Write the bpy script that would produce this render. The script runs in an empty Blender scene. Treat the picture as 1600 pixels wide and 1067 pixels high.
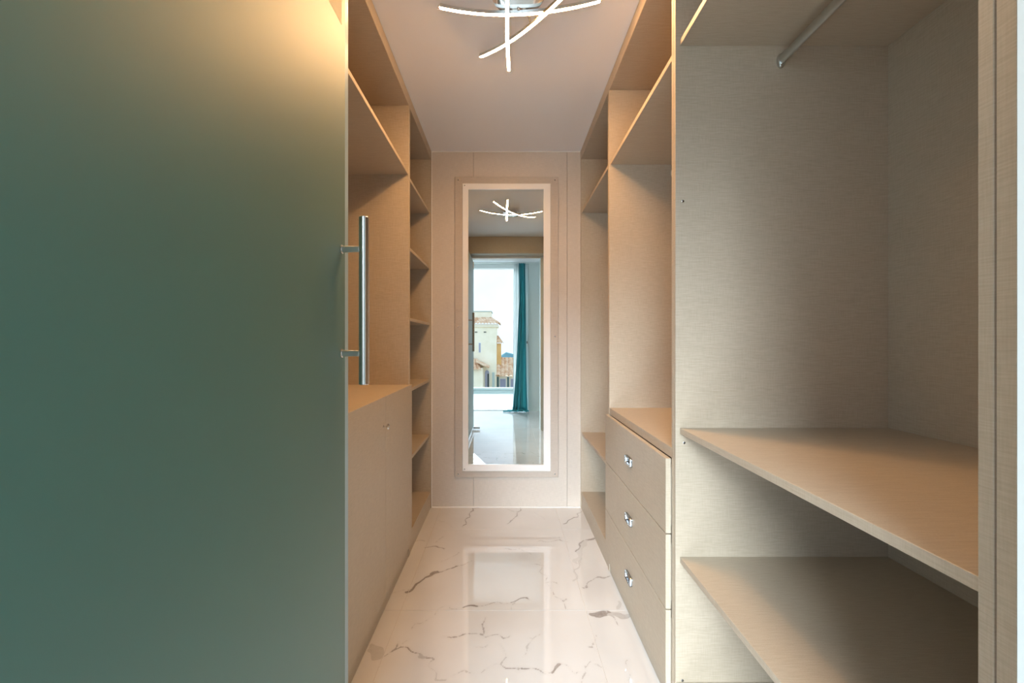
import bpy, bmesh, math, random
import numpy as np
from mathutils import Vector, Matrix, noise as mnoise

random.seed(4)
SC = bpy.context.scene
COL = SC.collection

# ------------------------------------------------------------------ camera
CAM_Z = 1.165
cam_data = bpy.data.cameras.new('camera')
cam = bpy.data.objects.new('camera', cam_data)
COL.objects.link(cam)
cam.location = (0, 0, CAM_Z)
cam.rotation_euler = (math.pi / 2, 0, 0)
cam_data.sensor_width = 36.0
cam_data.lens = 36.0 * 667.2 / 1600
cam_data.shift_x = 9.0 / 1600
cam_data.shift_y = 0.0
cam_data.clip_start = 0.02
cam_data.clip_end = 3000
SC.camera = cam

# ------------------------------------------------------------------ world, sun, exposure
world = bpy.data.worlds.new('sky')
SC.world = world
world.use_nodes = True
wn = world.node_tree
wn.nodes.clear()
wo = wn.nodes.new('ShaderNodeOutputWorld')
wb = wn.nodes.new('ShaderNodeBackground')
wtc = wn.nodes.new('ShaderNodeTexCoord')
wno = wn.nodes.new('ShaderNodeTexNoise')
wno.inputs['Scale'].default_value = 2.2
wno.inputs['Detail'].default_value = 5
wno.inputs['Roughness'].default_value = 0.55
wr = wn.nodes.new('ShaderNodeValToRGB')
wr.color_ramp.elements[0].position = 0.36
wr.color_ramp.elements[0].color = (0.50, 0.69, 0.92, 1)
wr.color_ramp.elements[1].position = 0.66
wr.color_ramp.elements[1].color = (0.74, 0.83, 0.92, 1)
wn.links.new(wtc.outputs['Generated'], wno.inputs['Vector'])
wn.links.new(wno.outputs['Fac'], wr.inputs['Fac'])
wn.links.new(wr.outputs['Color'], wb.inputs['Color'])
wb.inputs['Strength'].default_value = 2.05
wn.links.new(wb.outputs['Background'], wo.inputs['Surface'])

sun_data = bpy.data.lights.new('sun', 'SUN')
sun_data.energy = 6.6
sun_data.angle = math.radians(29)
sun_data.color = (0.80, 0.92, 1.0)
sun = bpy.data.objects.new('sun', sun_data)
COL.objects.link(sun)
sun.location = (-1, -9, 5)
sun.rotation_euler = Vector((0.225, 0.87, -0.43)).to_track_quat('-Z', 'Y').to_euler()

LAMP_STRENGTH = 235.0
LAMP_COLOR = (1.0, 0.56, 0.24, 1)
SC.view_settings.view_transform = 'Standard'
SC.view_settings.look = 'None'
SC.view_settings.gamma = 1.0
SC.view_settings.use_curve_mapping = False
SC.view_settings.exposure = 0.46
cy = SC.cycles
cy.use_denoising = True
cy.max_bounces = 14
cy.diffuse_bounces = 7
cy.glossy_bounces = 8
cy.transmission_bounces = 10
cy.sample_clamp_indirect = 8.0
cy.blur_glossy = 0.1

# ------------------------------------------------------------------ materials
def mat(name, color, rough=0.5, metal=0.0, trans=0.0, ior=1.45, spec=0.5):
    m = bpy.data.materials.new(name)
    m.use_nodes = True
    b = m.node_tree.nodes['Principled BSDF']
    b.inputs['Base Color'].default_value = (*color, 1)
    b.inputs['Roughness'].default_value = rough
    b.inputs['Metallic'].default_value = metal
    b.inputs['Transmission Weight'].default_value = trans
    b.inputs['IOR'].default_value = ior
    b.inputs['Specular IOR Level'].default_value = spec
    return m

def nd(m, kind, **kw):
    n = m.node_tree.nodes.new(kind)
    for k, v in kw.items():
        if k in n.inputs.keys():
            n.inputs[k].default_value = v
        else:
            setattr(n, k, v)
    return n

def ln(m, a, b):
    m.node_tree.links.new(a, b)

def math_node(m, op, a, b=None, clamp=False):
    n = m.node_tree.nodes.new('ShaderNodeMath')
    n.operation = op
    n.use_clamp = clamp
    for i, v in enumerate((a, b)):
        if v is None:
            continue
        if hasattr(v, 'is_linked'):
            ln(m, v, n.inputs[i])
        else:
            n.inputs[i].default_value = v
    return n.outputs[0]

def stretched_noise(m, src, scale, detail=2.0):
    mp = nd(m, 'ShaderNodeMapping')
    mp.inputs['Scale'].default_value = scale
    ln(m, src, mp.inputs['Vector'])
    n = nd(m, 'ShaderNodeTexNoise')
    n.inputs['Scale'].default_value = 1.0
    n.inputs['Detail'].default_value = detail
    ln(m, mp.outputs['Vector'], n.inputs['Vector'])
    return n.outputs['Fac']

def linen(name, dark, light, rough=0.42, bump=0.12):
    """Linen-grain melamine board: fine crossed threads and a faint mottling."""
    m = mat(name, light, rough)
    b = m.node_tree.nodes['Principled BSDF']
    tc = nd(m, 'ShaderNodeTexCoord')
    o = tc.outputs['Object']
    a = stretched_noise(m, o, (30, 30, 420), 2.0)
    c = stretched_noise(m, o, (420, 420, 26), 2.0)
    d = stretched_noise(m, o, (9, 9, 9), 3)
    # level boards (shelves, counters) carry their threads along the other axis
    flat = stretched_noise(m, o, (24, 380, 24), 2.0)
    ge = nd(m, 'ShaderNodeNewGeometry')
    sp = nd(m, 'ShaderNodeSeparateXYZ')
    ln(m, ge.outputs['True Normal'], sp.inputs[0])
    nz = math_node(m, 'ABSOLUTE', sp.outputs['Z'])
    mixf = nd(m, 'ShaderNodeMix', data_type='FLOAT')
    ln(m, nz, mixf.inputs[0]); ln(m, a, mixf.inputs[2]); ln(m, flat, mixf.inputs[3])
    a = mixf.outputs[0]
    s = math_node(m, 'ADD', math_node(m, 'MULTIPLY', a, 0.55), math_node(m, 'MULTIPLY', c, 0.35))
    s = math_node(m, 'ADD', s, math_node(m, 'MULTIPLY', d, 0.10))
    r = nd(m, 'ShaderNodeValToRGB')
    r.color_ramp.elements[0].position = 0.32
    r.color_ramp.elements[0].color = (*dark, 1)
    r.color_ramp.elements[1].position = 0.68
    r.color_ramp.elements[1].color = (*light, 1)
    ln(m, s, r.inputs['Fac'])
    ln(m, r.outputs['Color'], b.inputs['Base Color'])
    bp = nd(m, 'ShaderNodeBump')
    bp.inputs['Strength'].default_value = bump
    bp.inputs['Distance'].default_value = 0.0006
    ln(m, s, bp.inputs['Height'])
    ln(m, bp.outputs['Normal'], b.inputs['Normal'])
    return m

M = {}
M['board'] = linen('linen_board', (0.415, 0.342, 0.255), (0.515, 0.437, 0.338))
M['wallboard'] = linen('linen_wall_board', (0.58, 0.515, 0.45), (0.70, 0.63, 0.56), bump=0.06)
M['mount'] = linen('linen_mount_board', (0.49, 0.425, 0.365), (0.585, 0.515, 0.45), bump=0.06)
M['white_paint'] = mat('white_paint', (0.72, 0.76, 0.74), 0.55)
M['ceiling'] = mat('ceiling_paint', (0.91, 0.91, 0.93), 0.8)
M['frame_white'] = mat('white_lacquer', (0.93, 0.93, 0.93), 0.3)
M['caulk'] = mat('white_sealant', (0.88, 0.86, 0.84), 0.5)
M['chrome'] = mat('chrome', (0.82, 0.82, 0.82), 0.09, 1.0)
M['pull'] = mat('polished_pull_metal', (0.36, 0.38, 0.40), 0.22, 1.0)
M['steel'] = mat('brushed_steel', (0.70, 0.69, 0.67), 0.22, 1.0)
M['rail'] = mat('rail_aluminium', (0.62, 0.63, 0.61), 0.32, 1.0)
M['mirror'] = mat('mirror_silver', (0.585, 0.625, 0.61), 0.0, 1.0)
M['grout'] = mat('pale_grout', (0.66, 0.61, 0.56), 0.7)
M['gap'] = mat('dark_gap', (0.10, 0.075, 0.055), 0.8)
M['alu'] = mat('white_aluminium', (0.78, 0.80, 0.80), 0.35)
M['greenstone'] = mat('grey_green_stone', (0.42, 0.49, 0.47), 0.6)

def led_material():
    m = bpy.data.materials.new('led_diffuser')
    m.use_nodes = True
    b = m.node_tree.nodes['Principled BSDF']
    b.inputs['Base Color'].default_value = (0.9, 0.85, 0.8, 1)
    b.inputs['Emission Color'].default_value = LAMP_COLOR
    b.inputs['Emission Strength'].default_value = LAMP_STRENGTH
    return m
M['led'] = led_material()

def glass_material():
    """Acid-etched green glass: soft refraction, a little body scatter, broad sheen."""
    m = bpy.data.materials.new('acid_etched_glass')
    m.use_nodes = True
    nt = m.node_tree
    nt.nodes.remove(nt.nodes['Principled BSDF'])
    tint = (0.24, 0.60, 0.50, 1)
    rf = nd(m, 'ShaderNodeBsdfRefraction')
    rf.inputs['Color'].default_value = (0.19, 0.68, 0.66, 1)
    rf.inputs['Roughness'].default_value = 0.25
    rf.inputs['IOR'].default_value = 1.2
    df = nd(m, 'ShaderNodeBsdfDiffuse')
    df.inputs['Color'].default_value = tint
    tl = nd(m, 'ShaderNodeBsdfTranslucent')
    tl.inputs['Color'].default_value = tint
    gl = nd(m, 'ShaderNodeBsdfGlossy')
    gl.inputs['Roughness'].default_value = 0.53
    fr = nd(m, 'ShaderNodeFresnel')
    fr.inputs['IOR'].default_value = 1.9
    m1 = nd(m, 'ShaderNodeMixShader'); m1.inputs[0].default_value = 0.12
    ln(m, df.outputs[0], m1.inputs[1]); ln(m, tl.outputs[0], m1.inputs[2])
    m2 = nd(m, 'ShaderNodeMixShader'); m2.inputs[0].default_value = 0.24
    ln(m, rf.outputs[0], m2.inputs[1]); ln(m, m1.outputs[0], m2.inputs[2])
    m3 = nd(m, 'ShaderNodeMixShader')
    ln(m, fr.outputs[0], m3.inputs[0])
    ln(m, m2.outputs[0], m3.inputs[1]); ln(m, gl.outputs[0], m3.inputs[2])
    ln(m, m3.outputs[0], nt.nodes['Material Output'].inputs['Surface'])
    return m
M['glass'] = glass_material()
M['seal'] = mat('clear_plastic_seal', (0.50, 0.66, 0.74), 0.3, 0.0, 0.35, 1.3)
M['film'] = mat('frosted_film', (0.62, 0.58, 0.42), 0.5, 0.0, 0.55, 1.2)

def marble_material():
    m = mat('polished_marble_tile', (0.80, 0.755, 0.70), 0.0)
    nt = m.node_tree
    b = nt.nodes['Principled BSDF']
    b.inputs['IOR'].default_value = 2.4
    g = nd(m, 'ShaderNodeNewGeometry')
    pos = g.outputs['Position']
    ad = nd(m, 'ShaderNodeAttribute', attribute_name='vein_distance')
    as_ = nd(m, 'ShaderNodeAttribute', attribute_name='vein_strength')
    n1 = stretched_noise(m, pos, (55, 55, 55), 5)
    n2 = stretched_noise(m, pos, (170, 170, 170), 3)
    # ragged vein: distance to the drawn line, roughened by noise
    d = math_node(m, 'ADD', ad.outputs['Fac'], math_node(m, 'MULTIPLY', math_node(m, 'SUBTRACT', n1, 0.5), 0.011))
    d = math_node(m, 'ADD', d, math_node(m, 'MULTIPLY', math_node(m, 'SUBTRACT', n2, 0.5), 0.005))
    mr = nd(m, 'ShaderNodeMapRange', interpolation_type='SMOOTHSTEP')
    mr.inputs['From Min'].default_value = 0.0014
    mr.inputs['From Max'].default_value = -0.0016
    ln(m, d, mr.inputs['Value'])
    halo = nd(m, 'ShaderNodeMapRange', interpolation_type='SMOOTHSTEP')
    halo.inputs['From Min'].default_value = 0.016
    halo.inputs['From Max'].default_value = -0.002
    ln(m, d, halo.inputs['Value'])
    mask = math_node(m, 'MULTIPLY', mr.outputs[0], as_.outputs['Fac'])
    mask = math_node(m, 'MULTIPLY', mask, math_node(m, 'ADD', math_node(m, 'MULTIPLY', n1, 0.9), 0.5))
    mask = math_node(m, 'ADD', mask, math_node(m, 'MULTIPLY', math_node(m, 'MULTIPLY', halo.outputs[0], as_.outputs['Fac']), 0.10), True)
    # very faint clouding of the stone
    c = stretched_noise(m, pos, (2.3, 2.3, 2.3), 4)
    cr = nd(m, 'ShaderNodeValToRGB')
    cr.color_ramp.elements[0].position = 0.3
    cr.color_ramp.elements[0].color = (0.62, 0.605, 0.59, 1)
    cr.color_ramp.elements[1].position = 0.6
    cr.color_ramp.elements[1].color = (0.68, 0.665, 0.65, 1)
    ln(m, c, cr.inputs['Fac'])
    mx = nd(m, 'ShaderNodeMix', data_type='RGBA')
    ln(m, mask, mx.inputs['Factor'])
    ln(m, cr.outputs['Color'], mx.inputs[6])
    mx.inputs[7].default_value = (0.27, 0.235, 0.215, 1)
    ln(m, mx.outputs[2], b.inputs['Base Color'])
    return m
M['marble'] = marble_material()
M['terrace'] = mat('terrace_bounce_tile', (0.86, 0.87, 0.87), 0.28)  # whitened beyond the indoor tile, to bounce more daylight onto the ceiling

def cloth(name, c1, c2, trans=0.0):
    m = mat(name, c1, 0.85)
    b = m.node_tree.nodes['Principled BSDF']
    tc = nd(m, 'ShaderNodeTexCoord')
    n = stretched_noise(m, tc.outputs['Object'], (90, 90, 6), 3)
    r = nd(m, 'ShaderNodeValToRGB')
    r.color_ramp.elements[0].position = 0.35
    r.color_ramp.elements[0].color = (*c1, 1)
    r.color_ramp.elements[1].position = 0.65
    r.color_ramp.elements[1].color = (*c2, 1)
    ln(m, n, r.inputs['Fac'])
    ln(m, r.outputs['Color'], b.inputs['Base Color'])
    b.inputs['Sheen Weight'].default_value = 0.2
    if trans:
        t = nd(m, 'ShaderNodeBsdfTranslucent')
        t.inputs['Color'].default_value = (*c2, 1)
        mx = nd(m, 'ShaderNodeMixShader')
        mx.inputs[0].default_value = trans
        ln(m, b.outputs[0], mx.inputs[1])
        ln(m, t.outputs[0], mx.inputs[2])
        ln(m, mx.outputs[0], m.node_tree.nodes['Material Output'].inputs['Surface'])
    return m
M['teal'] = cloth('teal_velvet', (0.03, 0.27, 0.33), (0.06, 0.42, 0.47), 0.25)
M['sheer'] = cloth('white_sheer', (0.72, 0.74, 0.74), (0.86, 0.88, 0.88), 0.5)

def mottled(name, c1, c2, scale=3.0, rough=0.85):
    m = mat(name, c1, rough)
    b = m.node_tree.nodes['Principled BSDF']
    tc = nd(m, 'ShaderNodeTexCoord')
    n = stretched_noise(m, tc.outputs['Object'], (scale,) * 3, 5)
    r = nd(m, 'ShaderNodeValToRGB')
    r.color_ramp.elements[0].position = 0.35
    r.color_ramp.elements[0].color = (*c1, 1)
    r.color_ramp.elements[1].position = 0.65
    r.color_ramp.elements[1].color = (*c2, 1)
    ln(m, n, r.inputs['Fac'])
    ln(m, r.outputs['Color'], b.inputs['Base Color'])
    return m
M['stucco'] = mottled('cream_stucco', (0.86, 0.77, 0.60), (0.93, 0.85, 0.70), 1.0)
M['ochre'] = mottled('ochre_stucco', (0.70, 0.42, 0.16), (0.78, 0.50, 0.22), 1.2)
M['terracotta'] = mottled('terracotta_roof_tile', (0.58, 0.34, 0.20), (0.80, 0.60, 0.44), 2.5)
M['hill'] = mottled('blue_green_hillside', (0.16, 0.33, 0.38), (0.22, 0.42, 0.47), 0.02)
M['ground'] = mottled('dry_ground', (0.40, 0.38, 0.30), (0.50, 0.47, 0.38), 0.2)
M['shade'] = mat('opening_shade', (0.06, 0.075, 0.075), 0.6)  # flat dark colour painting the shade inside openings
M['lavender'] = mat('grey_lavender_shutter', (0.36, 0.36, 0.46), 0.6)
M['dark_green'] = mat('dark_green_post', (0.05, 0.10, 0.10), 0.5)

# ------------------------------------------------------------------ object helpers
def world_loc(o):
    v = Vector((0, 0, 0))
    while o is not None:
        v += o.location
        o = o.parent
    return v

def tag(o, label=None, cat=None, group=None, kind=None):
    if label: o['label'] = label
    if cat: o['category'] = cat
    if group: o['group'] = group
    if kind: o['kind'] = kind
    return o

def thing(name, loc, label=None, cat=None, group=None, kind=None):
    o = bpy.data.objects.new(name, None)
    COL.objects.link(o)
    o.empty_display_size = 0.1
    o.location = loc
    return tag(o, label, cat, group, kind)

def obj(name, bm, material, parent=None, smooth=False):
    """Link bm (world coordinates) as one mesh object under parent."""
    off = world_loc(parent) if parent is not None else Vector((0, 0, 0))
    if off.length:
        bmesh.ops.translate(bm, vec=-off, verts=bm.verts)
    me = bpy.data.meshes.new(name)
    bm.to_mesh(me)
    bm.free()
    if smooth:
        for p in me.polygons:
            p.use_smooth = True
    me.materials.append(material)
    o = bpy.data.objects.new(name, me)
    COL.objects.link(o)
    if parent is not None:
        o.parent = parent
    return o

def add_box(bm, x0, x1, y0, y1, z0, z1, bev=0.0):
    vs = [bm.verts.new((x, y, z)) for x in (x0, x1) for y in (y0, y1) for z in (z0, z1)]
    fs = [(0, 1, 3, 2), (4, 6, 7, 5), (0, 4, 5, 1), (2, 3, 7, 6), (0, 2, 6, 4), (1, 5, 7, 3)]
    faces = [bm.faces.new([vs[i] for i in f]) for f in fs]
    if bev:
        es = list({e for f in faces for e in f.edges})
        bmesh.ops.bevel(bm, geom=es, offset=bev, segments=1, affect='EDGES', clamp_overlap=True)
    return bm

def box(name, x0, x1, y0, y1, z0, z1, material, parent=None, bev=0.0):
    if x0 > x1: x0, x1 = x1, x0
    return obj(name, add_box(bmesh.new(), x0, x1, y0, y1, z0, z1, bev), material, parent)

def add_lathe(bm, centre, axis, profile, n=24, squash=1.0):
    """profile: (distance along axis, radius) pairs."""
    axis = Vector(axis).normalized()
    up = Vector((0, 0, 1)) if abs(axis.z) < 0.9 else Vector((1, 0, 0))
    u = axis.cross(up).normalized()
    v = axis.cross(u).normalized()
    rings = []
    for t, r in profile:
        rings.append([bm.verts.new(Vector(centre) + axis * t + (u * math.cos(a) * r * squash + v * math.sin(a) * r))
                      for a in [2 * math.pi * i / n for i in range(n)]])
    for a, b in zip(rings, rings[1:]):
        for i in range(n):
            bm.faces.new((a[i], a[(i + 1) % n], b[(i + 1) % n], b[i]))
    bm.faces.new(rings[0][::-1])
    bm.faces.new(rings[-1])
    bmesh.ops.recalc_face_normals(bm, faces=bm.faces)
    return bm

def add_tube(bm, pts, r, n=12, caps=True):
    pts = [Vector(p) for p in pts]
    rings = []
    for i, p in enumerate(pts):
        t = (pts[min(i + 1, len(pts) - 1)] - pts[max(i - 1, 0)]).normalized()
        up = Vector((0, 0, 1)) if abs(t.z) < 0.9 else Vector((1, 0, 0))
        u = t.cross(up).normalized()
        v = t.cross(u).normalized()
        rings.append([bm.verts.new(p + u * math.cos(a) * r + v * math.sin(a) * r)
                      for a in [2 * math.pi * k / n for k in range(n)]])
    for a, b in zip(rings, rings[1:]):
        for i in range(n):
            bm.faces.new((a[i], a[(i + 1) % n], b[(i + 1) % n], b[i]))
    if caps:
        bm.faces.new(rings[0][::-1])
        bm.faces.new(rings[-1])
    bmesh.ops.recalc_face_normals(bm, faces=bm.faces)
    return bm

def smooth_by_angle(o, deg=35):
    me = o.data
    for p in me.polygons:
        p.use_smooth = True
    bm = bmesh.new(); bm.from_mesh(me)
    for e in bm.edges:
        if len(e.link_faces) == 2 and e.calc_face_angle(0) > math.radians(deg):
            e.smooth = False
    bm.to_mesh(me); bm.free()
    return o
VEINS = [
    ([(-0.268,2.68),(-0.262,2.783),(-0.243,2.895),(-0.233,2.984),(-0.179,2.994)], 3.5, 0.75),
    ([(-0.436,2.783),(-0.323,2.68)], 1.5, 0.4),
    ([(-0.531,1.97),(-0.465,2.009)], 1.5, 0.5),
    ([(-0.461,1.992),(-0.431,2.041),(-0.404,2.096)], 7, 0.9),
    ([(-0.404,2.096),(-0.381,2.132),(-0.339,2.167)], 5.5, 0.9),
    ([(-0.339,2.167),(-0.298,2.183),(-0.278,2.197)], 3, 0.8),
    ([(-0.281,2.192),(-0.259,2.215)], 6, 0.85),
    ([(-0.259,2.215),(-0.224,2.239),(-0.182,2.269)], 2.2, 0.6),
    ([(-0.336,2.264),(-0.296,2.305),(-0.255,2.356)], 1.5, 0.45),
    ([(-0.46,2.425),(-0.409,2.421),(-0.347,2.401)], 4, 0.7),
    ([(-0.529,2.484),(-0.477,2.499)], 4, 0.35),
    ([(-0.407,2.473),(-0.379,2.55)], 2, 0.35),
    ([(-0.244,1.868),(-0.21,1.87)], 3, 0.5),
    ([(-0.186,1.868),(-0.157,1.873),(-0.128,1.884)], 5, 0.9),
    ([(-0.128,1.884),(-0.075,1.897),(-0.045,1.897)], 2.5, 0.7),
    ([(-0.045,1.897),(-0.006,1.905),(0.028,1.916)], 1.5, 0.5),
    ([(0.02,1.913),(0.059,1.926),(0.095,1.932)], 4, 0.85),
    ([(0.028,1.922),(0.029,1.866)], 1.5, 0.4),
    ([(-0.389,1.727),(-0.314,1.819),(-0.271,1.872)], 1.3, 0.4),
    ([(-0.251,1.686),(-0.216,1.685),(-0.177,1.696),(-0.092,1.706)], 2, 0.8),
    ([(-0.092,1.706),(-0.081,1.693),(-0.04,1.686),(-0.006,1.679),(0.008,1.701)], 2, 0.75),
    ([(-0.092,1.706),(-0.09,1.742),(-0.096,1.808)], 2.5, 0.65),
    ([(-0.517,1.607),(-0.494,1.585),(-0.478,1.572)], 13, 0.32),
    ([(-0.506,1.623),(-0.483,1.617),(-0.474,1.576)], 14, 0.32),
    ([(-0.461,1.58),(-0.447,1.598),(-0.428,1.611)], 2, 0.6),
    ([(-0.434,1.608),(-0.422,1.625),(-0.416,1.643)], 3.5, 0.75),
    ([(-0.429,1.614),(-0.405,1.623),(-0.39,1.617)], 3.5, 0.8),
    ([(-0.383,1.616),(-0.363,1.614),(-0.347,1.603)], 3, 0.95),
    ([(-0.347,1.603),(-0.312,1.585),(-0.265,1.555)], 3, 0.7),
    ([(-0.326,1.589),(-0.295,1.576)], 6, 0.4),
    ([(-0.405,1.625),(-0.375,1.667)], 1.2, 0.4),
    ([(-0.265,1.555),(-0.27,1.526),(-0.237,1.475),(-0.213,1.472)], 1.5, 0.4),
    ([(-0.237,1.475),(-0.213,1.472)], 5, 0.3),
    ([(-0.185,1.487),(-0.156,1.5),(-0.127,1.506)], 1.5, 0.5),
    ([(-0.096,1.506),(-0.048,1.528),(-0.008,1.534)], 1.5, 0.45),
    ([(-0.008,1.534),(0.019,1.526),(0.043,1.52)], 3, 0.85),
    ([(-0.002,1.53),(0.047,1.522),(0.102,1.514),(0.15,1.51)], 2.5, 0.85),
    ([(-0.008,1.534),(-0.005,1.572),(-0.019,1.634)], 1.5, 0.5),
    ([(-0.111,1.629),(-0.059,1.643)], 1.2, 0.3),
    ([(0.154,1.506),(0.176,1.522),(0.196,1.537)], 7, 0.8),
    ([(0.196,1.537),(0.22,1.53),(0.234,1.502),(0.251,1.514)], 1.8, 0.5),
    ([(-0.004,2.73),(0.024,2.762),(0.064,2.838),(0.106,2.991)], 3, 0.7),
    ([(0.008,2.969),(0.043,2.93),(0.078,2.909)], 2.5, 0.5),
    ([(0.189,2.909),(0.256,2.805)], 1.8, 0.35),
    ([(0.365,2.73),(0.411,2.783),(0.466,2.843)], 4.5, 0.85),
    ([(0.466,2.843),(0.517,2.939)], 3, 0.6),
    ([(0.186,2.482),(0.247,2.49),(0.314,2.499),(0.361,2.48)], 2, 0.6),
    ([(0.316,2.495),(0.314,2.538)], 2, 0.6),
    ([(-0.004,2.407),(0.045,2.401),(0.139,2.352)], 2.2, 0.6),
    ([(0.516,2.527),(0.483,2.516),(0.452,2.484)], 7, 0.75),
    ([(0.452,2.484),(0.418,2.432),(0.393,2.372)], 6, 0.7),
    ([(0.469,2.495),(0.424,2.411),(0.393,2.315),(0.366,2.26)], 14, 0.16),
    ([(0.404,2.296),(0.356,2.175),(0.334,2.066)], 5, 0.25),
    ([(0.36,2.023),(0.415,2.074),(0.455,2.104),(0.513,2.132)], 2.8, 0.65),
    ([(0.447,2.104),(0.479,2.115)], 4.5, 0.6),
    ([(0.141,2.239),(0.189,2.217)], 2, 0.55),
    ([(0.186,2.287),(0.177,2.159),(0.205,2.066)], 1.2, 0.5),
    ([(0.205,2.066),(0.204,2.009),(0.225,1.948)], 1.2, 0.5),
    ([(0.192,2.056),(0.247,2.066)], 1.8, 0.6),
    ([(0.217,1.981),(0.225,1.952),(0.253,1.926),(0.272,1.939)], 2.2, 0.65),
    ([(0.25,1.926),(0.261,1.866)], 2.5, 0.55),
    ([(0.363,1.826),(0.41,1.826),(0.447,1.827)], 15, 0.8),
    ([(0.439,1.825),(0.475,1.821),(0.51,1.817)], 17, 0.4),
    ([(0.442,1.808),(0.466,1.772),(0.468,1.748)], 3, 0.5),
    ([(0.354,1.701),(0.341,1.634),(0.332,1.616),(0.314,1.62)], 1.5, 0.5),
    ([(0.316,1.62),(0.332,1.616)], 5, 0.55),
    ([(0.065,1.585),(0.108,1.667),(0.137,1.732)], 1.2, 0.4),
    ([(0.089,1.674),(0.111,1.67)], 1.5, 0.4),
    ([(0.257,1.46),(0.283,1.538)], 2.2, 0.5),
    ([(0.273,1.518),(0.317,1.551)], 2, 0.4),
    ([(0.324,1.528),(0.346,1.528)], 2, 0.35),
    ([(0.419,1.46),(0.448,1.555)], 1.3, 0.5),
    ([(0.499,1.916),(0.496,1.872)], 7, 0.25),
]
# ================================================================== THE SETTING
XR = 0.5216          # wardrobe front plane on the right
XL = -0.526          # wardrobe front plane on the left
XB = 1.176           # inner face of the wardrobe backs
BACK = 3.0           # mirror wall
CEIL = 2.5
WIN = -1.2           # window wall of the bedroom (inner face)
EDGE_T = -3.6        # end of the terrace floor

# floor: grout bed + tiles
floor = box('floor', -3.0, 2.4, EDGE_T, BACK + 0.2, -0.30, -0.0025, M['grout'])
tag(floor, kind='structure')
PITCH = 0.8
JX, JY = -0.455, 1.85
GAP = 0.0009

def vein_fields(P):
    """Distance (minus half width) to the nearest marble vein and that vein's strength."""
    Q = P.copy()
    Q[:, 0] += 0.006 * np.sin(P[:, 1] * 61 + 1.3) + 0.004 * np.sin(P[:, 0] * 97 + P[:, 1] * 43)
    Q[:, 1] += 0.008 * np.sin(P[:, 0] * 53 + 0.4) + 0.005 * np.sin(P[:, 1] * 83 - P[:, 0] * 71)
    best = np.full(len(P), 0.05)
    st = np.zeros(len(P))
    for pts, w, s in VEINS:
        w = w * 0.001
        for a, b in zip(pts, pts[1:]):
            a = np.array(a); b = np.array(b)
            ab = b - a
            t = np.clip(((Q - a) @ ab) / max(ab @ ab, 1e-9), 0, 1)
            d = np.linalg.norm(Q - (a + t[:, None] * ab), axis=1) - w
            k = d < best
            best[k] = d[k]; st[k] = s
    return best, st

def axis_lines(a, b, lo, hi, step):
    pts = [a]
    lo2, hi2 = max(a, lo), min(b, hi)
    if hi2 > lo2:
        n = max(1, int((hi2 - lo2) / step))
        pts += [lo2 + (hi2 - lo2) * i / n for i in range(n + 1)]
    pts.append(b)
    out = [pts[0]]
    for p in pts[1:]:
        if p - out[-1] > 1e-5:
            out.append(p)
    return out

def make_tile(x0, x1, y0, y1):
    dense = y1 > 1.06 and x1 > -0.56 and x0 < 0.56
    cx, cyy = (x0 + x1) / 2, (y0 + y1) / 2
    if dense:
        xs = axis_lines(x0, x1, -0.56, 0.56, 0.005)
        ys = axis_lines(y0, y1, 1.25, 3.0, 0.005)
    else:
        xs, ys = [x0, x1], [y0, y1]
    X, Y = np.meshgrid(xs, ys, indexing='xy')
    top = np.stack([X.ravel() - cx, Y.ravel() - cyy, np.zeros(X.size)], 1)
    nx, ny = len(xs), len(ys)
    quads = []
    for j in range(ny - 1):
        for i in range(nx - 1):
            k = j * nx + i
            quads.append((k, k + 1, k + nx + 1, k + nx))
    n = len(top)
    low = np.array([(x0 - cx, y0 - cyy, -0.009), (x1 - cx, y0 - cyy, -0.009), (x1 - cx, y1 - cyy, -0.009), (x0 - cx, y1 - cyy, -0.009)])
    e0 = list(range(nx)); e2 = list(range((ny - 1) * nx, ny * nx))
    e3 = list(range(0, ny * nx, nx)); e1 = list(range(nx - 1, ny * nx, nx))
    quads += [tuple([n, n + 1] + e0[::-1]), tuple([n + 1, n + 2] + e1[::-1]),
              tuple([n + 2, n + 3] + e2), tuple([n + 3, n] + e3)]
    me = bpy.data.meshes.new('tile')
    me.from_pydata(np.vstack([top, low]).tolist(), [], quads)
    if dense:
        P = np.vstack([top, low])[:, :2] + np.array([cx, cyy])
        d, s = vein_fields(P)
    else:
        d = np.full(n + 4, 0.05); s = np.zeros(n + 4)
    for nm, arr in (('vein_distance', d), ('vein_strength', s)):
        at = me.attributes.new(nm, 'FLOAT', 'POINT')
        at.data.foreach_set('value', np.asarray(arr, dtype=np.float32))
    me.materials.append(M['marble'])
    return me, cx, cyy

shared_tile = {}
for i in range(-4, 4):
    for j in range(-7, 3):
        x0 = JX + i * PITCH + GAP; x1 = JX + (i + 1) * PITCH - GAP
        y0 = JY + j * PITCH + GAP; y1 = JY + (j + 1) * PITCH - GAP
        x0, x1 = max(x0, -2.99), min(x1, 2.39)
        y0, y1 = max(y0, EDGE_T), min(y1, BACK)
        if x1 - x0 < 0.03 or y1 - y0 < 0.03:
            continue
        if y0 > 0.3 and (x1 < -1.3 or x0 > 1.3):
            continue
        dense = y1 > 1.06 and x1 > -0.56 and x0 < 0.56
        outside = (y0 + y1) / 2 < WIN - 0.1
        key = (round(x1 - x0, 4), round(y1 - y0, 4), outside)
        if not dense and key in shared_tile:
            me, cx, cyy = shared_tile[key], (x0 + x1) / 2, (y0 + y1) / 2
        else:
            me, cx, cyy = make_tile(x0, x1, y0, y1)
            if outside:
                me.materials[0] = M['terrace']
            if not dense:
                shared_tile[key] = me
        t = bpy.data.objects.new('tile', me)
        COL.objects.link(t)
        t.parent = floor
        t.location = (cx, cyy, 0)

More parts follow.
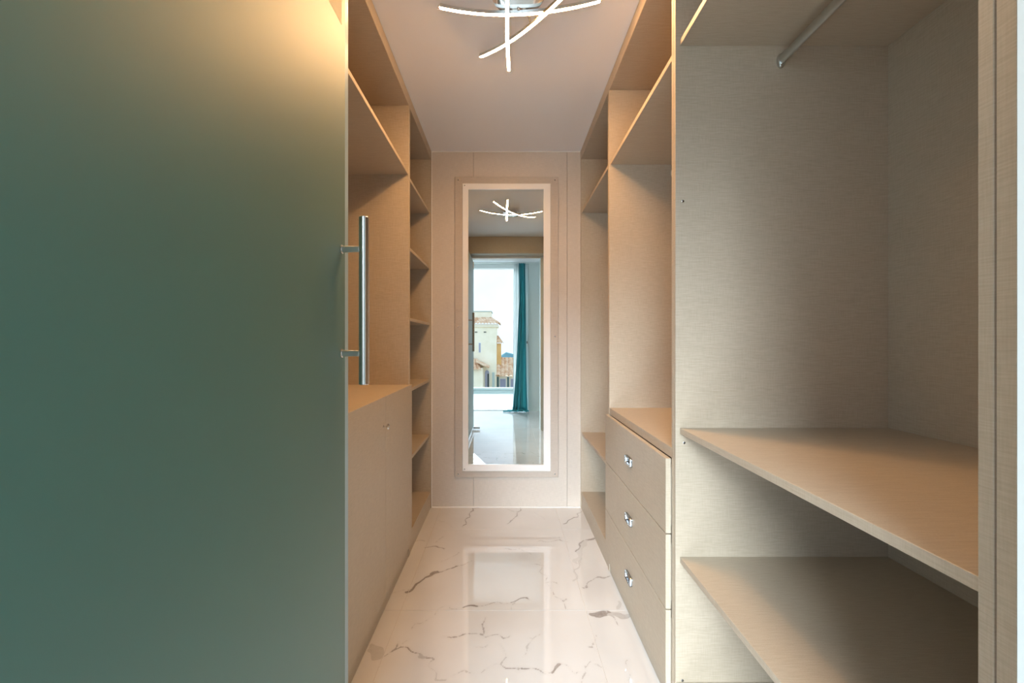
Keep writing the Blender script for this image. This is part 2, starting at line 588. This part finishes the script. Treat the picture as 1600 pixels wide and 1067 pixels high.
# closet shell
wb_ = box('wall_back', -1.25, 1.25, BACK + 0.012, BACK + 0.2, 0, CEIL, M['gap'])
tag(wb_, kind='structure')
for a, b in ((XL - 0.05, -0.2305), (-0.2285, 0.4265), (0.4285, XR + 0.05)):
    box('panel', a, b, BACK, BACK + 0.0115, 0.006, CEIL - 0.004, M['wallboard'], wb_, 0.0006)
tag(box('wall_left', -1.40, -1.21, 0.20, BACK + 0.2, 0, CEIL, M['white_paint']), kind='structure')
tag(box('wall_right', 1.21, 1.40, 0.20, BACK + 0.2, 0, CEIL, M['white_paint']), kind='structure')
tag(box('ceiling', -3.2, 2.6, WIN - 0.25, BACK + 0.3, CEIL + 0.001, CEIL + 0.25, M['ceiling']), kind='structure')

# wall between closet and bedroom, with the door opening
bm = bmesh.new()
add_box(bm, -3.0, -0.45, 0.20, 0.376, 0, CEIL)
add_box(bm, 0.45, 2.4, 0.20, 0.376, 0, CEIL)
add_box(bm, -0.45, 0.45, 0.20, 0.376, 2.40, CEIL)
add_box(bm, -1.21, -0.54, 0.376, 0.432, 0, CEIL)
add_box(bm, 0.535, 1.21, 0.376, 0.432, 0, CEIL)
tag(obj('wall_front', bm, M['white_paint']), kind='structure')
# glossy header of the door frame and the board-clad beam inside
tag(box('trim_1', -0.449, 0.449, 0.24, 0.372, 2.255, 2.399, M['frame_white'], None, 0.002), kind='structure')
tag(box('trim_2', -0.515, 0.512, 0.378, 0.536, 2.286, CEIL, M['board'], None, 0.001), kind='structure')
# white sealant lines round the mirror wall
tag(box('trim_3', XL + 0.002, XR - 0.002, BACK - 0.005, BACK + 0.002, 0.0, 0.0055, M['caulk']), kind='structure')
tag(box('trim_4', XL + 0.002, XR - 0.002, BACK - 0.005, BACK + 0.002, CEIL - 0.0055, CEIL, M['caulk']), kind='structure')
tag(box('trim_5', XL + 0.0015, XL + 0.005, BACK - 0.004, BACK + 0.002, 0.006, CEIL - 0.006, M['caulk']), kind='structure')
# fascia boards above the wardrobes
tag(box('trim_6', XR, XR + 0.016, 0.44, BACK - 0.002, 2.44, CEIL, M['board'], None, 0.0008), kind='structure')
tag(box('trim_7', XL - 0.016, XL, 0.44, BACK - 0.002, 2.44, CEIL, M['board'], None, 0.0008), kind='structure')

# bedroom shell
tag(box('wall_bedroom_left', -3.2, -3.0, WIN - 0.25, 0.376, 0, CEIL, M['white_paint']), kind='structure')
tag(box('wall_bedroom_right', 2.4, 2.6, WIN - 0.25, 0.376, 0, CEIL, M['white_paint']), kind='structure')
bm = bmesh.new()
add_box(bm, -3.0, -2.3, WIN - 0.25, WIN, 0, CEIL)
add_box(bm, 0.375, 2.4, WIN - 0.25, WIN, 0, CEIL)
add_box(bm, -2.3, 0.375, WIN - 0.25, WIN, 2.47, CEIL)
tag(obj('wall_window', bm, M['white_paint']), kind='structure')
win = thing('window_1', (-0.9, WIN - 0.1, 0), kind='structure')
box('frame_header', -2.298, 0.373, WIN - 0.16, WIN - 0.04, 2.40, 2.469, M['alu'], win, 0.003)
box('frame_jamb', 0.325, 0.373, WIN - 0.16, WIN - 0.04, 0.001, 2.399, M['alu'], win, 0.003)
box('frame_jamb', -2.298, -2.25, WIN - 0.16, WIN - 0.04, 0.001, 2.399, M['alu'], win, 0.003)
box('frame_track', -2.249, 0.324, WIN - 0.16, WIN - 0.04, 0.001, 0.012, M['alu'], win, 0.002)
hb = box('latch', 0.334, 0.364, WIN - 0.04, WIN - 0.028, 1.09, 1.27, M['alu'], win, 0.003)
box('latch_lever', 0.342, 0.356, WIN - 0.028, WIN - 0.004, 1.13, 1.17, M['gap'], hb, 0.002)

# terrace kerb, outside ground, hills
kerb = box('terrace_kerb', -3.4, 2.8, EDGE_T - 0.22, EDGE_T - 0.002, -0.30, 0.055, M['greenstone'], None, 0.004)
tag(kerb, kind='structure')
box('coping', -3.4, 2.8, EDGE_T - 0.24, EDGE_T - 0.04, 0.055, 0.115, M['greenstone'], kerb, 0.006)
bm = add_box(bmesh.new(), -70, 70, -80, 20, -7.2, -7.0)
tag(obj('ground', bm, M['ground']), kind='structure')
bm = add_box(bmesh.new(), -3.2, 2.6, EDGE_T + 0.4, BACK + 0.2, -7.0, -0.31)
tag(obj('house_base', bm, M['stucco']), kind='structure')

bm = bmesh.new()
prev = None
for i in range(61):
    x = -420 + i * 14
    top = -24 + 10.5 * math.exp(-((x - 4) / 16) ** 2) + 7 * mnoise.noise(Vector((x * 0.012, 3.1, 0))) + 2 * mnoise.noise(Vector((x * 0.05, 1.7, 0)))
    ring = [bm.verts.new((x, -560, -120)), bm.verts.new((x, -585, -60 + top * 0.3)), bm.verts.new((x, -600, top)), bm.verts.new((x, -660, -120))]
    if prev:
        for a in range(4):
            bm.faces.new((prev[a], prev[(a + 1) % 4], ring[(a + 1) % 4], ring[a]))
    else:
        bm.faces.new(ring)
    prev = ring
bm.faces.new(prev[::-1])
bmesh.ops.recalc_face_normals(bm, faces=bm.faces)
tag(obj('hills', bm, M['hill'], smooth=True), kind='structure')

# ================================================================== WARDROBES
T = 0.018
def sx(side, v):       # distance outwards from the aisle -> world x
    return v if side > 0 else -v

def carcass(t, side, y0, y1, front, plinth=True):
    """Two side panels, back, top board, bottom board and plinth of one wardrobe unit."""
    f, b = front, XB
    for k, (a, c) in enumerate(((y0, y0 + 0.0155), (y1 - 0.0155, y1))):
        box('side_panel', sx(side, f), sx(side, b + 0.012), a, c, 0.001, 2.4385, M['board'], t, 0.0007)
    box('back_panel', sx(side, b), sx(side, b + 0.012), y0 + 0.016, y1 - 0.016, 0.02, 2.438, M['board'], t)
    box('top_board', sx(side, f + 0.001), sx(side, b + 0.012), y0 + 0.0005, y1 - 0.0005, 2.439, 2.457, M['board'], t, 0.0007)
    box('bottom_board', sx(side, f + 0.003), sx(side, b - 0.0005), y0 + 0.016, y1 - 0.016, 0.098, 0.116, M['board'], t, 0.0007)
    box('plinth', sx(side, f + 0.003), sx(side, f + 0.019), y0 + 0.016, y1 - 0.016, 0.001, 0.0975, M['board'], t, 0.0007)

def shelf(t, side, y0, y1, front, top, setback=0.013, th=T):
    s = box('shelf', sx(side, front + setback), sx(side, XB - 0.0005), y0 + 0.016, y1 - 0.016, top - th, top, M['board'], t, 0.0008)
    return s

def rail(t, side, y0, y1, x, z):
    bm = add_lathe(bmesh.new(), (sx(side, x), y0 + 0.017, z), (0, 1, 0), [(0, 0.0155), (y1 - y0 - 0.034, 0.0155)], 28, 0.5)
    r = smooth_by_angle(obj('hanging_rail', bm, M['rail'], t))
    for yy, d in ((y0 + 0.0158, 1), (y1 - 0.0158, -1)):
        bm = add_lathe(bmesh.new(), (sx(side, x), yy, z - 0.002), (0, d, 0), [(0, 0.0215), (0.002, 0.0225), (0.007, 0.0215), (0.009, 0.0190)], 28, 0.55)
        smooth_by_angle(obj('rail_bracket', bm, M['rail'], r))

def screw(t, x, y, z, d, parent=None):
    bm = add_lathe(bmesh.new(), (x, y, z), d, [(0, 0.0040), (0.0008, 0.0040), (0.0014, 0.0028), (0.0014, 0.0012), (0.0006, 0.0010)], 14)
    return smooth_by_angle(obj('screw', bm, M['pull'], parent or t))

# ---- right, nearest: hanging space above two deep shelves
y0, y1 = 0.457, 1.331
u = thing('open_wardrobe', (0.85, (y0 + y1) / 2, 0), 'tall open beige wardrobe at the right edge with hanging rail above two deep shelves', 'wardrobe', 'beige wardrobes')
carcass(u, 1, y0, y1, XR)
shelf(u, 1, y0, y1, XR, 2.093)
shelf(u, 1, y0, y1, XR, 0.899)
shelf(u, 1, y0, y1, XR, 0.502)
rail(u, 1, y0, y1, 0.844, 2.029)
for x, z in ((0.544, 1.597), (0.548, 0.853), (0.543, 0.121)):
    screw(u, x, y1 - 0.0155, z, (0, -1, 0))
box('filler_panel', 0.519, 0.60, 0.434, 0.4525, 0.001, 2.4385, M['board'], u, 0.0007)

# ---- right, middle: three drawers under a hanging space
y0, y1 = 1.3315, 2.177
u = thing('drawer_wardrobe', (0.85, (y0 + y1) / 2, 0), 'beige wardrobe with three chrome-handled drawers below an open hanging space', 'wardrobe', 'beige wardrobes')
carcass(u, 1, y0, y1, XR)
shelf(u, 1, y0, y1, XR, 2.078, 0.006)
rail(u, 1, y0, y1, 0.844, 2.018)
box('counter', XR + 0.002, XB - 0.0005, y0 + 0.016, y1 - 0.016, 0.7965, 0.829, M['board'], u, 0.0008)

def drawer_pull(parent, yc, zc, x):
    """Rectangular chrome cup: a rounded ring standing proud of a recessed plate."""
    L, H, P = 0.078, 0.036, 0.0105
    bm = bmesh.new()
    def rr(l, h, r, xx):
        out = []
        for cx_, cz_, a0 in ((l / 2 - r, h / 2 - r, 0), (-l / 2 + r, h / 2 - r, 90), (-l / 2 + r, -h / 2 + r, 180), (l / 2 - r, -h / 2 + r, 270)):
            for k in range(5):
                a = math.radians(a0 + 22.5 * k)
                out.append(bm.verts.new((xx, yc + cx_ + r * math.cos(a), zc + cz_ + r * math.sin(a))))
        return out
    rings = [rr(L, H, 0.008, x), rr(L, H, 0.008, x - P + 0.002), rr(L - 0.003, H - 0.003, 0.007, x - P),
             rr(L - 0.015, H - 0.013, 0.005, x - P), rr(L - 0.018, H - 0.016, 0.004, x - P + 0.002), rr(L - 0.018, H - 0.016, 0.004, x - 0.0015)]
    n = len(rings[0])
    for a, b in zip(rings, rings[1:]):
        for i in range(n):
            bm.faces.new((a[i], a[(i + 1) % n], b[(i + 1) % n], b[i]))
    bm.faces.new(rings[0][::-1]); bm.faces.new(rings[-1])
    bmesh.ops.recalc_face_normals(bm, faces=bm.faces)
    o = smooth_by_angle(obj('handle', bm, M['pull'], parent), 40)
    o['label'] = 'chrome rectangular drawer pull'
for a, b in ((0.5585, 0.795), (0.3195, 0.5545), (0.080, 0.3155)):
    d = box('drawer', 0.504, 0.5212, 1.350, 2.169, a, b, M['board'], u, 0.0008)
    drawer_pull(d, 1.746, (a + b) / 2, 0.504)
    bm = add_box(bmesh.new(), 0.5225, XB - 0.02, 1.36, 2.15, a + 0.02, b - 0.03)
    obj('drawer_box', bm, M['board'], d)

# ---- right, far: open unit beside the mirror wall
y0, y1 = 2.1775, 2.998
u = thing('open_shelf_wardrobe', (0.85, (y0 + y1) / 2, 0), 'open beige wardrobe at the far end of the right side, right of the mirror', 'wardrobe', 'beige wardrobes')
carcass(u, 1, y0, y1, XR)
for z in (2.080, 0.531):
    shelf(u, 1, y0, y1, XR, z, 0.006)

# ---- left, nearest: behind the open glass door
FL = -XL
y0, y1 = 0.457, 1.331
u = thing('open_wardrobe', (-0.85, (y0 + y1) / 2, 0), 'beige wardrobe blurred behind the open frosted glass door', 'wardrobe', 'beige wardrobes')
carcass(u, -1, y0, y1, FL)
for z in (2.09, 1.02, 0.55):
    shelf(u, -1, y0, y1, FL, z)
rail(u, -1, y0, y1, 0.85, 2.025)
box('filler_panel', -0.60, -0.524, 0.434, 0.4525, 0.001, 2.4385, M['board'], u, 0.0007)

# ---- left, middle: two-door cupboard under an open space
y0, y1 = 1.3315, 2.318
u = thing('cupboard_wardrobe', (-0.85, (y0 + y1) / 2, 0), 'beige wardrobe with a low two-door cupboard and round knob, on the left', 'wardrobe', 'beige wardrobes')
carcass(u, -1, y0, y1, FL)
shelf(u, -1, y0, y1, FL, 2.083, 0.004)
box('counter', -(FL + 0.001), -(XB - 0.0005), y0 + 0.016, y1 - 0.016, 0.914, 0.932, M['board'], u, 0.0008)
for a, b in ((1.340, 1.8115), (1.8145, 2.313)):
    d = box('door', -0.511, -0.5258, a, b, 0.080, 0.9335, M['board'], u, 0.0008)
    if a < 1.5:
        prof = [(0, 0.0062), (0.002, 0.0062), (0.004, 0.0032), (0.013, 0.0030), (0.0155, 0.0075), (0.018, 0.0122), (0.021, 0.0130), (0.0245, 0.0105), (0.0265, 0.005), (0.027, 0.001)]
        bm = add_lathe(bmesh.new(), (-0.511, 1.772, 0.812), (1, 0, 0), prof, 24)
        k = smooth_by_angle(obj('knob', bm, M['chrome'], d), 50)
        k['label'] = 'round polished metal knob'

# ---- left, far: stack of open shelves
y0, y1 = 2.3185, 2.998
u = thing('shelf_unit', (-0.85, (y0 + y1) / 2, 0), 'tall beige unit of closely spaced open shelves left of the mirror', 'shelf unit', 'beige wardrobes')
carcass(u, -1, y0, y1, FL)
for z in (2.076, 1.688, 1.296, 0.902, 0.517):
    shelf(u, -1, y0, y1, FL, z, 0.010)

# ================================================================== WALL MIRROR
mi = thing('wall_mirror', (0.002, BACK, 0.216), 'tall rectangular mirror in a white frame on a beige mounting board', 'mirror')
def ring_frame(name, x0, x1, z0, z1, wx0, wx1, wz0, wz1, y_front, y_back, material, bev):
    """Four mitred-looking members of a rectangular frame, as one mesh."""
    bm = bmesh.new()
    def loop(a, b, c, d, y):
        return [bm.verts.new((a, y, c)), bm.verts.new((b, y, c)), bm.verts.new((b, y, d)), bm.verts.new((a, y, d))]
    r = [loop(x0, x1, z0, z1, y_back), loop(x0, x1, z0, z1, y_front + bev), loop(x0 + bev, x1 - bev, z0 + bev, z1 - bev, y_front),
         loop(wx0 - bev, wx1 + bev, wz0 - bev, wz1 + bev, y_front), loop(wx0, wx1, wz0, wz1, y_front + bev), loop(wx0, wx1, wz0, wz1, y_back)]
    r.append(r[0])
    for a, b in zip(r, r[1:]):
        for i in range(4):
            bm.faces.new((a[i], a[(i + 1) % 4], b[(i + 1) % 4], b[i]))
    bmesh.ops.recalc_face_normals(bm, faces=bm.faces)
    return obj(name, bm, material, mi)
mb = ring_frame('mounting_board', -0.360, 0.364, 0.216, 2.316, -0.300, 0.305, 0.268, 2.260, BACK - 0.014, BACK - 0.0005, M['mount'], 0.0015)
ring_frame('frame', -0.3055, 0.310, 0.261, 2.267, -0.265, 0.261, 0.306, 2.226, BACK - 0.024, BACK - 0.0145, M['frame_white'], 0.002)
box('mirror_glass', -0.272, 0.268, BACK - 0.0140, BACK - 0.010, 0.298, 2.234, M['mirror'], mi)
for x, z in ((-0.336, 2.294), (0.340, 2.294), (-0.336, 0.238), (0.340, 0.238), (0.340, 1.20), (-0.336, 1.27)):
    screw(mi, x, BACK - 0.014, z, (0, -1, 0), mb)
screw(mi, -0.29, BACK - 0.024, 2.252, (0, -1, 0))
screw(mi, -0.29, BACK - 0.024, 0.276, (0, -1, 0))

# ================================================================== GLASS DOOR
gx0, gx1 = -0.446, -0.434
door = thing('door_1', (-0.44, 0.29, 0), 'green frosted glass door standing open on the left, steel bar handle', 'door', kind='structure')
pane = box('glass_pane', gx0, gx1, 0.295, 1.150, 0.055, 2.215, M['glass'], door, 0.001)
box('edge_seal', gx0 + 0.001, gx1 - 0.001, 1.1503, 1.176, 0.06, 2.21, M['seal'], pane, 0.001)
box('film', gx1 + 0.0002, gx1 + 0.0007, 0.98, 1.124, 1.999, 2.16, M['film'], pane)
box('bottom_rail', gx0 - 0.008, gx1 + 0.008, 0.295, 1.156, 0.012, 0.060, M['chrome'], door, 0.002)
box('pivot_arm', gx1 + 0.0085, gx1 + 0.085, 0.298, 0.335, 0.0125, 0.036, M['chrome'], door, 0.002)
box('hinge_plate', gx0 - 0.010, gx1 + 0.010, 0.297, 0.41, 2.12, 2.205, M['chrome'], pane, 0.002)
HX, HY = -0.374, 1.122
bm = add_lathe(bmesh.new(), (HX, HY, 1.052), (0, 0, 1), [(0, 0.0118), (0.0015, 0.0130), (0.4385, 0.0130), (0.440, 0.0118)], 32)
h = smooth_by_angle(obj('handle', bm, M['steel'], door))
h['label'] = 'vertical brushed steel bar handle'
for z in (1.134, 1.407):
    bm = add_lathe(bmesh.new(), (gx1 + 0.0003, HY, z), (1, 0, 0), [(0, 0.0118), (0.003, 0.0118), (0.0042, 0.0098), (0.0042, 0.0088), (0.048, 0.0088)], 24)
    smooth_by_angle(obj('standoff', bm, M['chrome'], h))

# ================================================================== CEILING LAMP
lamp = thing('ceiling_lamp', (0.045, 1.60, 2.43), 'chrome ceiling lamp with three crossed curved glowing light bars', 'lamp')
bm = add_lathe(bmesh.new(), (0.045, 1.60, 2.467), (0, 0, 1), [(0, 0.064), (0.002, 0.066), (0.0325, 0.066)], 40)
smooth_by_angle(obj('canopy', bm, M['chrome'], lamp))
bm = add_lathe(bmesh.new(), (0.045, 1.60, 2.4575), (0, 0, 1), [(0, 0.060), (0.001, 0.085), (0.004, 0.100), (0.0065, 0.102), (0.0085, 0.094), (0.009, 0.05)], 40)
smooth_by_angle(obj('dish', bm, M['chrome'], lamp))
bars = (((-0.262, 1.684, 2.486), (0.040, 1.668, 2.446), (0.362, 1.653, 2.486)),
        ((0.013, 2.047, 2.468), (0.004, 1.71, 2.430), (0.006, 1.379, 2.468)),
        ((-0.118, 1.967, 2.480), (0.095, 1.722, 2.436), (0.304, 1.476, 2.480)))
def half_tube(pts, r, upper):
    """Lower glowing diffuser (upper=0) or the metal channel that covers its back (upper=1)."""
    bm = bmesh.new()
    rings = []
    for i, p in enumerate(pts):
        t = (pts[min(i + 1, len(pts) - 1)] - pts[max(i - 1, 0)]).normalized()
        u = t.cross(Vector((0, 0, 1))).normalized()
        v = u.cross(t).normalized()
        if upper:
            sec = [(-r, -0.0054), (-r, 0.0075), (r, 0.0075), (r, -0.0054), (r - 0.0008, -0.0054), (r - 0.0008, -0.0006), (0.0008 - r, -0.0006), (0.0008 - r, -0.0054)]  # side lips added, reaching down to keep the glow off the ceiling
        else:
            sec = [(r * math.cos(a), -0.0018 + 0.80 * r * math.sin(a)) for a in [math.pi + math.pi * k / 10 for k in range(11)]]
        rings.append([bm.verts.new(p + u * x + v * z) for x, z in sec])
    n = len(rings[0])
    for a, b in zip(rings, rings[1:]):
        for i in range(n):
            bm.faces.new((a[i], a[(i + 1) % n], b[(i + 1) % n], b[i]))
    bm.faces.new(rings[0][::-1]); bm.faces.new(rings[-1])
    bmesh.ops.recalc_face_normals(bm, faces=bm.faces)
    return bm
for a, b, c in bars:
    a, b, c = Vector(a), Vector(b), Vector(c)
    ctrl = b * 2 - (a + c) / 2
    pts = [a * (1 - t) ** 2 + ctrl * 2 * t * (1 - t) + c * t * t for t in [i / 24 for i in range(25)]]
    bar = smooth_by_angle(obj('light_bar', half_tube(pts, 0.0066, 0), M['led'], lamp), 60)
    smooth_by_angle(obj('channel', half_tube(pts, 0.0076, 1), M['rail'], bar), 60)
    for e, nxt in ((pts[0], pts[1]), (pts[-1], pts[-2])):
        d = (e - nxt).normalized()
        smooth_by_angle(obj('end_cap', add_tube(bmesh.new(), [e + d * 0.0003, e + d * 0.005], 0.0066, 12), M['chrome'], bar))
for p, q in (((0.045, 1.655, 2.457), (0.060, 1.668, 2.454)), ((0.02, 1.665, 2.4575), (0.006, 1.69, 2.4385)), ((0.08, 1.665, 2.4575), (0.098, 1.716, 2.4435))):
    obj('strut', add_tube(bmesh.new(), [p, q], 0.004, 10), M['chrome'], lamp, True)

# ================================================================== CURTAINS
rl = tag(obj('curtain_rail', add_tube(bmesh.new(), [(-2.6, WIN + 0.09, 2.475), (0.60, WIN + 0.09, 2.475)], 0.011, 14), M['alu'], None, True),
         'slim white curtain rail along the bedroom ceiling above the window', 'curtain rail')

def drape(name, left, right, y_mid, z0, z1, folds, amp, material, seed):
    """Hanging cloth: left(s)/right(s) give its x limits at height fraction s."""
    nu, nv = folds * 10, 40
    bm = bmesh.new()
    g = []
    for j in range(nv + 1):
        s = j / nv
        z = z0 + (z1 - z0) * s
        row = []
        for i in range(nu + 1):
            t = i / nu
            ph = 2 * math.pi * folds * t + seed + 0.7 * math.sin(3.1 * s + seed)
            k = amp * (0.65 + 0.35 * math.sin(5 * t + seed + 2 * s))
            x = left(s) + (right(s) - left(s)) * t + 0.010 * math.sin(ph * 0.5 + 4 * s)
            y = y_mid + k * math.sin(ph) + 0.004 * math.sin(11 * s + 9 * t)
            row.append(bm.verts.new((x, y, z)))
        g.append(row)
    for j in range(nv):
        for i in range(nu):
            bm.faces.new((g[j][i], g[j][i + 1], g[j + 1][i + 1], g[j + 1][i]))
    return bm

def solid(o, th):
    md = o.modifiers.new('thickness', 'SOLIDIFY')
    md.thickness = th
    md.offset = 0
    return o

tc_ = thing('curtain', (0.24, WIN + 0.09, 0), 'teal velvet curtain bunched at the right of the window, reflected in the mirror', 'curtain')
c = obj('cloth', drape('cloth', lambda s: 0.095 + 0.125 * min(1, s * 1.35) ** 0.8, lambda s: 0.335 + 0.02 * (1 - s) - 0.03 * s, WIN + 0.095, 0.028, 2.462, 5, 0.030, M['teal'], 0.6), M['teal'], tc_, True)
solid(c, 0.004)
# crumpled hem lying on the floor
bm = bmesh.new()
for k in range(9):
    a = random.uniform(-0.4, 0.4)
    x0 = 0.07 + k * 0.031
    pts = [(x0 - 0.05 * math.cos(a), WIN + 0.10 + random.uniform(-0.02, 0.07), 0.016 + random.uniform(0, 0.012)),
           (x0, WIN + 0.11 + random.uniform(-0.01, 0.06), 0.022 + random.uniform(0, 0.02)),
           (x0 + 0.05 * math.cos(a), WIN + 0.10 + random.uniform(-0.02, 0.07), 0.016 + random.uniform(0, 0.012))]
    add_tube(bm, pts, 0.0145, 8)
add_tube(bm, [(-0.05, WIN + 0.12, 0.013), (0.03, WIN + 0.13, 0.018), (0.09, WIN + 0.12, 0.022)], 0.011, 8)
obj('hem', bm, M['teal'], tc_, True)
sh = obj('sheer_curtain', drape('sheer', lambda s: 0.105 + 0.03 * s, lambda s: 0.25, WIN + 0.025, 0.02, 2.462, 6, 0.012, M['sheer'], 2.0), M['sheer'], None, True)
solid(sh, 0.002)
tag(sh, 'white sheer curtain hanging behind the teal curtain at the window', 'curtain')

# ================================================================== HOUSE ACROSS THE WAY
HY0 = -40.0
hs = thing('house', (-3.5, HY0 - 2, -7.0), 'cream Mediterranean house with terracotta tiled roofs, seen reflected in the mirror', 'house')

def tile_slope(name, xl, xr, y_front, z_front, y_back, z_back, pitch, parent, r=None, trim_right=0.0):
    """Corrugated slope of barrel tiles; trim_right narrows the top for a hip."""
    bm = bmesh.new()
    n = max(2, int(round((xr - xl) / pitch)))
    rows = 5
    cols = n * 8
    g = []
    nv = rows * 2
    for j in range(nv + 1):
        s = j / nv
        xr2 = xr - trim_right * s
        row = []
        step = 0.05 * ((j % 2) == 1)
        for i in range(cols + 1):
            t = i / cols
            w = abs(math.sin(math.pi * n * t)) * pitch * 0.32
            row.append(bm.verts.new((xl + (xr2 - xl) * t, y_front + (y_back - y_front) * s, z_front + (z_back - z_front) * s + w + step)))
        g.append(row)
    for j in range(nv):
        for i in range(cols):
            bm.faces.new((g[j][i], g[j][i + 1], g[j + 1][i + 1], g[j + 1][i]))
    o = obj(name, bm, M['terracotta'], parent)
    solid(o, 0.05)
    return o

# tower
box('tower_wall', -7.5, -1.055, HY0 - 5, HY0, -7.0, 2.70, M['stucco'], hs, 0.02)
box('cornice', -7.65, -0.86, HY0 - 5.15, HY0 + 0.2, 2.70, 3.03, M['stucco'], hs, 0.04)
rf = tile_slope('tower_roof', -7.8, -0.64, HY0 + 0.42, 3.05, HY0 - 1.0, 3.72, 0.34, hs, trim_right=1.0)
# hip side of the same roof
bm = bmesh.new()
n = 9
rows = []
for j in range(7):
    s = j / 6
    ya = HY0 + 0.42 + (-1.42) * s
    row = []
    for i in range(n * 8 + 1):
        t = i / (n * 8)
        row.append(bm.verts.new((-0.64 - 1.0 * s, ya + (HY0 - 4.6 - ya) * t, 3.05 + 0.70 * s + abs(math.sin(math.pi * n * t)) * 0.11)))
    rows.append(row)
for a, b in zip(rows, rows[1:]):
    for i in range(n * 8):
        bm.faces.new((a[i], a[i + 1], b[i + 1], b[i]))
solid(obj('hip_slope', bm, M['terracotta'], rf), 0.05)
box('attic_block', -7.0, -1.66, HY0 - 4.2, HY0 - 0.95, 3.55, 4.44, M['stucco'], hs, 0.02)
box('attic_coping', -7.08, -1.58, HY0 - 4.28, HY0 - 0.87, 4.44, 4.51, M['greenstone'], hs, 0.01)
for x in (-2.28, -3.25, -5.2):
    bm = bmesh.new()
    pts = [(x + 0.17 * math.cos(a), 2.22 + 0.20 * math.sin(a)) for a in [math.pi * k / 10 for k in range(11)]]
    f0 = [bm.verts.new((px, HY0 + 0.06, pz)) for px, pz in pts]
    f1 = [bm.verts.new((px, HY0 - 0.02, pz)) for px, pz in pts]
    bm.faces.new(f0); bm.faces.new(f1[::-1])
    for i in range(11):
        bm.faces.new((f0[i], f1[i], f1[(i + 1) % 11], f0[(i + 1) % 11]))
    bmesh.ops.recalc_face_normals(bm, faces=bm.faces)
    v = obj('vent', bm, M['stucco'], hs)
    box('vent_slot', x - 0.13, x + 0.13, HY0 + 0.061, HY0 + 0.07, 2.13, 2.23, M['shade'], v)
w_ = box('window', -2.98, -2.72, HY0 - 0.02, HY0 + 0.03, -0.05, 1.05, M['alu'], hs, 0.01)
box('window_pane', -2.94, -2.76, HY0 + 0.031, HY0 + 0.04, 0.0, 1.0, M['lavender'], w_)

# entrance porch in front of the tower
bm = bmesh.new()
add_box(bm, -6.5, -2.42, HY0 + 0.02, HY0 + 2.2, -7.0, -1.55)
obj('porch_wall', bm, M['stucco'], hs)
tile_slope('porch_roof', -6.7, -2.55, HY0 + 2.6, -1.75, HY0 + 0.3, -0.75, 0.36, hs, trim_right=0.5)
bm = bmesh.new()
p0 = [(-3.1, -0.78), (-1.78, -1.42), (-1.78, -1.58), (-3.1, -0.94)]
a = [bm.verts.new((x, HY0 + 2.3, z)) for x, z in p0]
b = [bm.verts.new((x, HY0 + 0.1, z)) for x, z in p0]
bm.faces.new(a); bm.faces.new(b[::-1])
for i in range(4):
    bm.faces.new((a[i], b[i], b[(i + 1) % 4], a[(i + 1) % 4]))
bmesh.ops.recalc_face_normals(bm, faces=bm.faces)
obj('porch_side_roof', bm, M['terracotta'], hs)
bm = bmesh.new()
pts = [(-2.30, -3.9), (-2.30, -2.25)] + [(-2.07 - 0.23 * math.cos(t), -2.25 + 0.34 * math.sin(t)) for t in [math.pi * k / 8 for k in range(1, 8)]] + [(-1.84, -2.25), (-1.84, -3.9)]
f0 = [bm.verts.new((x, HY0 + 0.05, z)) for x, z in pts]
f1 = [bm.verts.new((x, HY0 + 0.005, z)) for x, z in pts]
bm.faces.new(f0); bm.faces.new(f1[::-1])
for i in range(len(pts)):
    bm.faces.new((f0[i], f1[i], f1[(i + 1) % len(pts)], f0[(i + 1) % len(pts)]))
bmesh.ops.recalc_face_normals(bm, faces=bm.faces)
dr = obj('arched_door', bm, M['lavender'], hs)
box('arch_shade', -2.02, -1.86, HY0 + 0.051, HY0 + 0.07, -3.9, -2.3, M['shade'], dr)  # dark slab standing in for the shade inside the arch
box('gate_post', -1.50, -1.25, HY0 + 0.4, HY0 + 0.65, -7.0, -2.12, M['greenstone'], hs, 0.01)

# ochre stair turret and the low wing on the right
tw = box('turret_wall', -1.05, -0.56, HY0 - 3.0, HY0 - 1.5, -3.0, 0.95, M['ochre'], hs, 0.01)
tile_slope('turret_roof', -1.05, -0.30, HY0 - 1.2, 0.98, HY0 - 2.6, 1.75, 0.25, hs, trim_right=0.6)
box('wing_wall', -1.045, 6.0, HY0 - 4.0, HY0 - 0.6, -7.0, -2.62, M['stucco'], hs, 0.01)
tile_slope('wing_roof', -1.10, 6.2, HY0 + 0.1, -2.55, HY0 - 2.6, -0.78, 0.46, hs)
box('ridge', -1.10, 6.2, HY0 - 2.8, HY0 - 2.55, -0.80, -0.66, M['terracotta'], hs, 0.02)
for x in (-1.0, 0.10, 2.0, 4.0):
    box('wing_post', x, x + 0.2, HY0 - 0.3, HY0 - 0.1, -7.0, -2.66, M['dark_green'], hs, 0.005)
for a, b in ((-0.72, -0.02), (0.45, 1.6), (2.4, 3.6)):
    w_ = box('window', a, b, HY0 - 0.61, HY0 - 0.57, -5.0, -2.85, M['alu'], hs, 0.01)
    box('window_pane', a + 0.06, b - 0.06, HY0 - 0.569, HY0 - 0.56, -4.9, -2.92, M['lavender'], w_)
